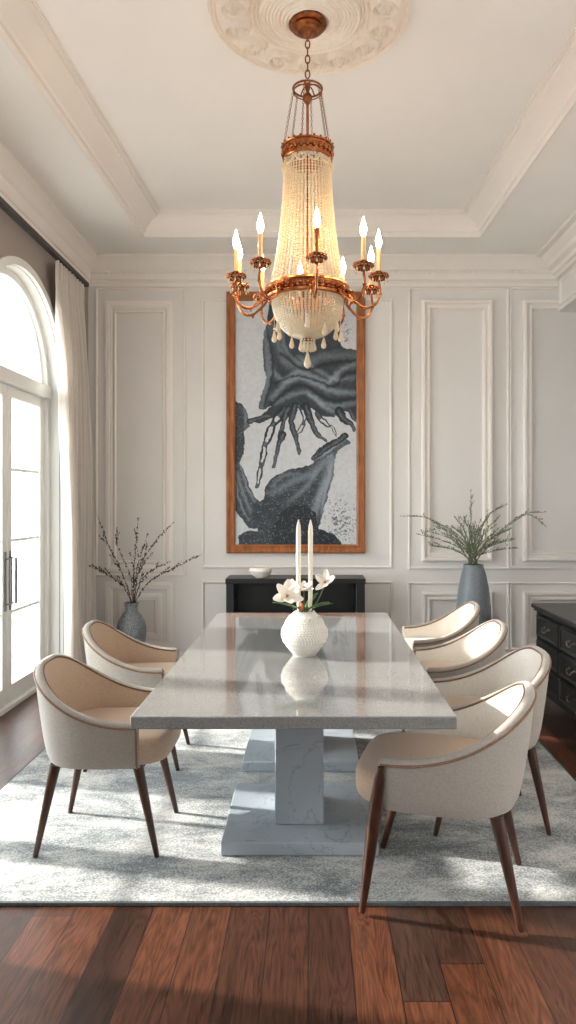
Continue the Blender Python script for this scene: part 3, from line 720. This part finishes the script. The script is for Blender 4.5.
# leafy stems (right vase)
def L7(x, y, d): return at(400+x/3.27, 480+y/3.27, d)
tips = [((0,118),(110,135),'longest leafy stem trailing far left from the blue-grey vase'),
        ((232,30),(232,140),'tallest upright leafy stem in the blue-grey vase'),
        ((482,156),(400,118),'leafy stem drooping at the far right from the blue-grey vase'),
        ((480,104),(380,125),'long leafy stem arching right over the panel moulding from the blue-grey vase'),
        ((352,78),(280,130),'leafy stem ending high between centre and right of the blue-grey vase'),
        ((68,176),(150,165),'short low leafy stem at the lower left of the blue-grey vase')]
LG = 'dense leafy stems in the tall blue-grey vase'
for i in range(26):
    a = -66+132*i/25+rnd.uniform(-4,4); r = rnd.uniform(120,205)*(.85+.25*abs(math.sin(math.radians(a))))
    tx, ty = 238+r*math.sin(math.radians(a))*1.0, 262-r*math.cos(math.radians(a))*.85+10*abs(math.sin(math.radians(a)))
    tips.append(((tx, ty), (238+(tx-238)*.42, 262-(262-ty)*.66), 'thin leafy green stem in the dense middle of the blue-grey vase'))
for i, (tp, md, lab) in enumerate(tips):
    dy = rnd.uniform(-.16,.16)
    W3 = [Vector((P2.x+rnd.uniform(-.03,.03), 6.15+dy*.3, .75)), L7(238+rnd.uniform(-14,14), 268, 6.15+dy*.3), L7(md[0], md[1], 6.15+dy*.7), L7(tp[0], tp[1], 6.15+dy)]
    C3 = spline(W3, 9); root = tag(empty('leafy_stem', C3[0]), lab, 'stem', LG); C3 = [p-C3[0] for p in C3]; n = len(C3)
    b = MB(); b.tube(C3, [.0030*(1-.7*q_/n) for q_ in range(n)], 4); lf = MB(); lines = [C3[11:]]
    for q_ in range(12, n-2, 2):
        if rnd.random() < .9:
            p = C3[q_]; t = (C3[q_+1]-p).normalized(); s = Vector((rnd.uniform(-1,1), rnd.uniform(-.7,.7), rnd.uniform(-.2,.8))); e = [p, p+(t+s*.5)*.035, p+(t+s*.7)*rnd.uniform(.05,.09)]
            b.tube(e, [.0014,.001,.0006], 3); lines.append(e)
    b.build('stem', M['stemgreen'], root)
    for ln in lines:
        for a, c in zip(ln[:-1], ln[1:]):
            m_ = max(1, int((c-a).length/.0105))
            for z in range(m_):
                if rnd.random() < .75:
                    R = Matrix.Rotation(rnd.uniform(0,6.28), 3, 'Z') @ Matrix.Rotation(rnd.uniform(.3,1.4), 3, 'X')
                    p = a+(c-a)*(z/m_)+R @ Vector((0,0,.006)); lf.ball(p, .0100, .6, .25, 1.0, 5, 3, R)
    lf.build('leaves', M['leaf'], root, flat=True)['kind'] = 'stuff'

# ---------------------------------------------------------------- table vase, candles, flowers
vc = at(304.5, 655, 3.39); vc.z = TH
root = tag(empty('table_vase', vc), 'round textured white ceramic vase at the centre of the table', 'vase')
prof = [(.053,.0),(.056,.006),(.074,.028),(.098,.068),(.107,.098),(.101,.128),(.082,.164),(.064,.188),(.053,.200),(.048,.207)]
pr = spline([(r, 0, z) for r, z in prof], 5); pr = [(p.x, p.z) for p in pr]
b = MB(); b.lathe(pr+[(r-.006, z) for r, z in reversed(pr)], n=64, cap=False)
rr = 0
for j in range(14):                      # relief dots
    z = .045+j*.0105; i_ = min(range(len(pr)), key=lambda q_: abs(pr[q_][1]-z)); r = pr[i_][0]; nn_ = int(2*PI*r/.0135)
    for i in range(nn_):
        a = 2*PI*(i+.5*(j % 2))/nn_; b.ball((r*math.cos(a), r*math.sin(a), z), .0048, n=6, m=4)
b.build('vase_body', M['ceramic'], root)
for px, lab in ((298.5, 'left of the two tall ivory taper candles above the white vase'), (310.5, 'right of the two tall ivory taper candles above the white vase')):
    x = (px-312)*3.39/F; xb_ = vc.x+(x-vc.x)*.8
    o_ = tag(empty('taper_candle', (x, vc.y, .90)), lab, 'candle', 'taper candles in the table vase')
    b = MB(); b.tube([(xb_-x, 0, 0), (0,0,.14), (0,0,.42), (0,0,.455), (0,0,.487)], [.008,.0105,.0118,.010,.0022], 20); b.build('wax', M['candlewax'], o_)
    b = MB(); b.tube([(0,0,.485),(0.001,0,.497)], .0011, 5); b.build('wick', M['bark'], o_)
def petal(b, L, w, R, c, cup=.3, n=7, m=5):
    rows = []
    for i in range(n+1):
        t = i/n; ww = w*math.sin(PI*min(.97, t*.86+.09))**.7*(1-.15*t); row = []
        for j in range(m+1):
            s = -1+2*j/m; row.append(Vector(c)+R @ Vector((s*ww/2, L*t, cup*L*(t*t*.5)+.18*ww*s*s)))
        rows.append(row)
    b.grid(rows)
def solid(o, t=.0012): s = o.modifiers.new('s', 'SOLIDIFY'); s.thickness = t
def flower(px, py, d, sc, tilt, az, lab, npet=6):
    p = at(px, py, d); root = tag(empty('white_flower', p), lab, 'flower', 'cream flowers in the table vase')
    H_ = Matrix.Rotation(az, 3, 'Z') @ Matrix.Rotation(tilt, 3, 'X')
    for i in range(npet):
        b = MB(); petal(b, .048*sc, .030*sc, H_ @ Matrix.Rotation(2*PI*i/npet+rnd.uniform(-.15,.15), 3, 'Z') @ Matrix.Rotation(.25+.3*(i % 2), 3, 'X'), H_ @ Vector((0,0,0)), .35); solid(b.build('petal', M['petal'], root, ang=80))
    b = MB()
    for i in range(7):
        a = 2*PI*i/7; q_ = H_ @ Vector((.006*math.cos(a), .006*math.sin(a), .016)); b.tube([(0,0,0), q_], .0012, 4); b.ball(q_, .0016, n=5, m=3)
    b.build('stamens', M['orange'], root)
    e = Vector((vc.x, vc.y, TH+.15))-p; b = MB(); b.tube(spline([(0,0,0), e*.45+Vector((0,0,-.012)), e], 6), .0022, 6); b.build('stem', M['stemgreen'], root)
flower(287, 597, 3.34, 1.7, .95, .2, 'large cream flower drooping at the left over the white vase rim')
flower(295, 590, 3.42, 1.25, .5, -.9, 'cream flower just behind the large drooping one, left of the candles')
flower(304, 590, 3.33, 1.05, .45, .2, 'small cream flower between the candles above the white vase')
flower(326, 583, 3.40, 1.3, 1.0, -.5, 'cream flower standing apart on a thin stem to the right', 5)
def leafobj(px, py, L, w, az, el_, lab):
    p0 = Vector((vc.x, vc.y, TH+.205)); root = tag(empty('green_leaf', p0), lab, 'leaf', 'green leaves round the flowers in the table vase')
    R = Matrix.Rotation(az, 3, 'Z') @ Matrix.Rotation(el_, 3, 'X'); b = MB(); petal(b, L, w, R, R @ Vector((0,.02,0)), -.3, 10, 4); o = b.build('leaf_blade', M['deepleaf'], root, ang=80); solid(o, .001)
    b = MB(); b.tube([(0,0,-.04), R @ Vector((0,.022,0))], .002, 5); b.tube([R @ Vector((0, .02+L*t, -.15*L*t*t+.001)) for t in (0,.3,.6,.9)], [.0014,.0012,.001,.0006], 4); b.build('leaf_stalk', M['stemgreen'], root)
for a, L, w, e_, lab in ((100, .105, .026, .22, 'long green leaf reaching left under the large flower'), (60, .06, .022, .7, 'short green leaf pointing up left behind the cream flowers'), (-75, .095, .028, .15, 'broad green leaf reaching right under the lone flower'),
                         (-108, .085, .030, .3, 'green leaf towards the right front of the vase rim'), (-150, .06, .024, .2, 'small green leaf at the front right of the vase rim'), (150, .06, .024, .25, 'small green leaf at the front left of the vase rim'), (-40, .08, .022, .6, 'green leaf rising at the back right of the flowers')):
    leafobj(0, 0, L*1.3, w*1.6, math.radians(a), e_+.2, lab)
b = MB(); root = tag(empty('flower_bud', (vc.x, vc.y, TH+.2)), 'small orange-red bud low among the flowers left of the candles', 'bud')
b.tube([(-.002,-.02,-.03), (-.010,-.045,.02)], .002, 5); b.build('stem', M['stemgreen'], root); b = MB(); b.ball((-.012,-.05,.034), .011, .7, .7, 1.6, 10, 7); b.build('bud_head', M['orange'], root)

# ---------------------------------------------------------------- ceiling medallion
CX, CY = -.022, 3.57
MX = -.012
nr, na = 150, 360; R0 = .50
rr_, aa = np.meshgrid(np.linspace(.002, R0, nr), np.linspace(0, 2*PI, na, endpoint=False), indexing='ij')
h = np.full(rr_.shape, .016)
h += .010*np.exp(-((rr_-.49)/.008)**2)+.006*np.exp(-((rr_-.468)/.005)**2)*(1+.8*np.sin(aa*120))
h += .012*np.exp(-((rr_-.285)/.007)**2)+.008*np.exp(-((rr_-.262)/.005)**2)*(1+.8*np.sin(aa*80))
inn = rr_ < .25
h += np.where(inn, .007*np.abs(np.sin(rr_*2*PI/.036+.35*np.sin(aa*8)*.5))+.010, 0)
h += np.where(rr_ < .14, .008, 0)
nro = 14
pa = ((aa*nro/(2*PI)) % 1-.5)*2*PI/nro*.375; pr2 = rr_-.375; dd = np.sqrt((pa/.058)**2+(pr2/.062)**2)
ang = np.arctan2(pr2, pa)
ros = .016*np.exp(-((dd-1)/.12)**2)+.018*np.exp(-(dd/.5)**2)*(1+.35*np.cos(ang*5+dd*6))+.006*np.exp(-((dd-.62)/.1)**2)*(1+.6*np.sin(ang*6))
h += np.where((rr_ > .30) & (rr_ < .455), ros*1.5, 0)
h = .012+(h-.012)*1.8; h = np.where(rr_ < .09, np.minimum(h, .05), h); h[0] = h[1]; h *= np.clip((R0-rr_)/.012, 0, 1)**.5
vs = np.stack([MX+rr_*np.cos(aa), 3.56+rr_*np.sin(aa), ZT-h], -1).reshape(-1, 3)
I = np.arange(nr*na).reshape(nr, na); J = np.roll(I, -1, 1); fc = np.stack([I[:-1].ravel(), I[1:].ravel(), J[1:].ravel(), J[:-1].ravel()], 1)
me = bpy.data.meshes.new('ceiling_medallion'); me.from_pydata(vs.tolist(), [], fc.tolist()+[list(range(na))]); me.polygons.foreach_set('use_smooth', [True]*len(me.polygons)); me.materials.append(M['plaster'])
o = bpy.data.objects.new('ceiling_medallion', me); COL.objects.link(o); tag(o, 'round carved plaster medallion on the ceiling around the chandelier mount', 'ceiling medallion')

# ---------------------------------------------------------------- chandelier
ch_ = tag(empty('chandelier', (CX, CY, 2.15)), 'large gilt chandelier with beaded skirt and flame-bulb candle arms', 'chandelier')
B0 = 2.15
def Z0(z): return float(np.interp(z, [2.0, 2.6, 3.2, 3.545, 3.9], [2.0, 2.6, 3.155, 3.518, 3.9]))-B0
b = MB(); b.lathe([(.0,ZT-.02-B0),(.092,ZT-.02-B0),(.092,ZT-.056-B0),(.095,ZT-.062-B0),(.092,ZT-.070-B0),(.076,ZT-.076-B0),(.078,ZT-.086-B0),(.056,ZT-.094-B0),(.05,ZT-.104-B0),(.024,ZT-.112-B0),(.012,ZT-.13-B0),(.0,ZT-.132-B0)], n=36, cap=False); b.build('canopy', M['bronze'], ch_)
b = MB(); z = 3.785
i = 0
while z > 3.585:                          # chain links
    c = Vector((0,0,Z0(z))); u = Vector((1,0,0)) if i % 2 else Vector((0,1,0)); b.tube([c+u*.011*math.cos(a)+Vector((0,0,.022*math.sin(a))) for a in [2*PI*k_/12 for k_ in range(12)]], .0034, 6, closed=True); z -= .0345; i += 1
b.build('chain', M['bronze'], ch_)
def ring(b, r, z, t, n=48, m=8): b.tube([(r*math.cos(2*PI*i/n), r*math.sin(2*PI*i/n), Z0(z)) for i in range(n)], t, m, closed=True)
b = MB(); ring(b, .072, 3.545, .005); ring(b, .07, 3.53, .003)
for i in range(6): a = 2*PI*i/6; b.tube(spline([(.07*math.cos(a), .07*math.sin(a), Z0(3.545)), (.04*math.cos(a), .04*math.sin(a), Z0(3.565)), (0,0,Z0(3.56))], 5), .0035, 6)
b.lathe([(.0,Z0(3.57)),(.012,Z0(3.57)),(.014,Z0(3.55)),(.008,Z0(3.53)),(.020,Z0(3.515)),(.024,Z0(3.50)),(.018,Z0(3.485)),(.006,Z0(3.47)),(0,Z0(3.465))], n=20, cap=False)
b.build('upper_crown', M['bronze'], ch_)
b = MB(); ring(b, .125, 3.265, .006); ring(b, .118, 3.205, .006); ring(b, .122, 3.235, .003)
b.grid([[(r*math.cos(2*PI*i/48), r*math.sin(2*PI*i/48), Z0(z)) for i in range(48)] for r, z in ((.122,3.262),(.118,3.235),(.115,3.21))], closed=True)
for i in range(24): a = 2*PI*i/24; b.ball((.122*math.cos(a), .122*math.sin(a), Z0(3.236)), .011, 1, 1, 1.3, 8, 5); b.ball((.128*math.cos(a), .128*math.sin(a), Z0(3.272)), .006, n=6, m=4)
for i in range(6): a = 2*PI*i/6; b.tube([(.12*math.cos(a), .12*math.sin(a), Z0(3.21)), (0,0,Z0(3.20))], .003, 5)
b.lathe([(0,Z0(3.22)),(.05,Z0(3.215)),(.045,Z0(3.19)),(.02,Z0(3.165)),(0,Z0(3.16))], n=24, cap=False)
b.build('beaded_crown', M['copper'], ch_)
for i in range(6):                        # hanging chains between the crowns
    a = 2*PI*i/6+.3; p0 = Vector((.07*math.cos(a), .07*math.sin(a), Z0(3.54))); p1 = Vector((.122*math.cos(a), .122*math.sin(a), Z0(3.262))); b = MB(); m_ = 20
    for q_ in range(m_):
        c = p0+(p1-p0)*(q_+.5)/m_; u = Vector((-math.sin(a), math.cos(a), 0)) if q_ % 2 else Vector((math.cos(a), math.sin(a), 0)); b.tube([c+u*.0045*math.cos(t)+Vector((0,0,.0085*math.sin(t))) for t in [2*PI*k_/8 for k_ in range(8)]], .0014, 4, closed=True)
    b.build('suspension_chain', M['bronze'], ch_)
b = MB(); b.tube([(0,0,Z0(3.52)), (0,0,Z0(2.36))], .007, 10); b.build('stem', M['copper'], ch_)
# bead skirt
NS = 46
for i in range(NS):
    a = 2*PI*i/NS; b = MB(); m_ = 46
    for q_ in range(m_+1):
        t = q_/m_; r = .112+.022*t+.052*t**2.6; b.ball((r*math.cos(a), r*math.sin(a), Z0(3.205-.685*t)), 0.0069 if q_ % 2 else .0060, n=6, m=4)
    b.build('bead_strand', M['bead'], ch_)
b = MB()                                    # short bead swag below the crown
for i in range(120):
    a = 2*PI*i/120; t = abs(((i*12/120) % 1)-.5)*2; b.ball((.124*math.cos(a), .124*math.sin(a), Z0(3.19-.035*(1-t*t))), .0065, n=6, m=4)
b.build('bead_swag', M['bead'], ch_)
# main band
b = MB(); RB = .205
b.grid([[(r*math.cos(2*PI*i/64), r*math.sin(2*PI*i/64), Z0(z)) for i in range(64)] for r, z in ((.185,2.53),(RB,2.535),(RB+.004,2.525),(RB-.004,2.515),(RB-.006,2.49),(RB+.002,2.48),(RB,2.470),(.19,2.466),(.178,2.472),(.178,2.525),(.185,2.53))], closed=True)
for i in range(40): a = 2*PI*i/40; b.ball((RB*math.cos(a), RB*math.sin(a), Z0(2.502)), .013, 1.0, 1.0, .8, 8, 5)
for i in range(3): a = 2*PI*i/3; b.tube([(.18*math.cos(a), .18*math.sin(a), Z0(2.5)), (0,0,Z0(2.5))], .004, 5)
b.build('main_band', M['copper'], ch_)
NBW = 58
for i in range(NBW):
    a = 2*PI*i/NBW; b = MB(); m_ = 24
    for q_ in range(m_+1):
        t = q_/m_*PI/2*.97; r = .172*math.cos(t)**.85; b.ball((r*math.cos(a), r*math.sin(a), Z0(2.468-.185*math.sin(t))), .0068*(1-.35*q_/m_)+.0008, n=6, m=4)
    b.build('bowl_bead_strand', M['bead'], ch_)
b = MB(); b.lathe([(0,Z0(2.285)),(.024,Z0(2.285)),(.026,Z0(2.278)),(.012,Z0(2.268)),(0,Z0(2.262))], n=20, cap=False); b.build('finial', M['copper'], ch_)
def drop(name, x, y, z, s, up=0):
    b = MB(); b.tube([(x,y,z+up), (x,y,z-.02*s-.004)], .0009, 4); b.ball((x,y,z-.022*s), .0045*s, n=6, m=4)
    b.lathe([(0,0),(.003*s,-.002*s),(.008*s,-.022*s),(.011*s,-.034*s),(.008*s,-.044*s),(.0,-.049*s)], (x, y, z-.028*s), 8, False)
    b.build(name, M['drop'], ch_)
for i in range(12): a = 2*PI*i/12+.1; drop('crystal_drop', .035*math.cos(a), .035*math.sin(a), Z0(2.29), .95)
drop('pendant_crystal', 0, 0, Z0(2.262), 1.7)
for i in range(12):
    a = 2*PI*i/12; drop('crystal_drop', .165*math.cos(a), .165*math.sin(a), Z0(2.385 if i % 2 else 2.355), 1.25, .09)
# candle arms
RA = .355; ZA = 2.565
angs = [7, 47, 76, 113, 148, 187, -137, -103, -77, -37]
for dg in angs:
    t = math.radians(dg); ux, uy = math.sin(t), -math.cos(t)
    P = lambda r, z, s=0: (ux*r-uy*s, uy*r+ux*s, Z0(z))
    b = MB(); b.tube(spline([P(.195,2.50), P(.23,2.455), P(.285,2.415), P(.335,2.425), P(.362,2.475), P(RA,2.545)], 7), [.0075]*12+[.0068]*12+[.0060]*12, 8)
    b.tube(spline([P(.205,2.485), P(.225,2.50), P(.24,2.485), P(.232,2.465)], 5), .0045, 6); b.ball(P(.285,2.405), .009, n=8, m=5); b.ball(P(.362,2.475), .010, n=8, m=5)
    arm = b.build('candle_arm', M['copper'], ch_)
    b = MB(); c = P(RA, ZA); b.lathe([(.006,-.022),(.016,-.018),(.03,-.010),(.045,.0),(.048,.006),(.044,.006),(.03,-.002),(.012,-.004),(.012,.004),(.016,.018),(.014,.022),(0,.022)], c, 24, False)
    for i in range(16):
        a = 2*PI*i/16; b.ball((c[0]+.044*math.cos(a), c[1]+.044*math.sin(a), c[2]-.003), .0075, n=6, m=4); b.ball((c[0]+.033*math.cos(a+.2), c[1]+.033*math.sin(a+.2), c[2]-.015), .006, n=6, m=4)
    b.build('drip_pan', M['copper'], arm)
    b = MB()
    for i in range(8):
        a = 2*PI*i/8; q_ = (c[0]+.044*math.cos(a), c[1]+.044*math.sin(a), c[2]-.008); b.tube([q_, (q_[0],q_[1],q_[2]-.012)], .0008, 4); b.ball((q_[0],q_[1],q_[2]-.02), .005, .8, .8, 1.6, 6, 4)
    b.tube([(c[0]+.044*math.cos(2*PI*i/16), c[1]+.044*math.sin(2*PI*i/16), c[2]-.008) for i in range(16)], .0012, 5, closed=True)
    b.build('crystal_fringe', M['drop'], arm)
    b = MB(); b.lathe([(.0105,.018),(.0105,.125),(.009,.130),(0,.130)], c, 14); b.build('candle_tube', M['copper'] if abs(dg) < 20 else M['sleeve'], arm)
    b = MB(); b.lathe([(.005,.130),(.012,.145),(.0155,.162),(.013,.182),(.007,.202),(.0018,.222),(0,.226)], c, 16, False); b.build('flame_bulb', M['bulb'], arm)
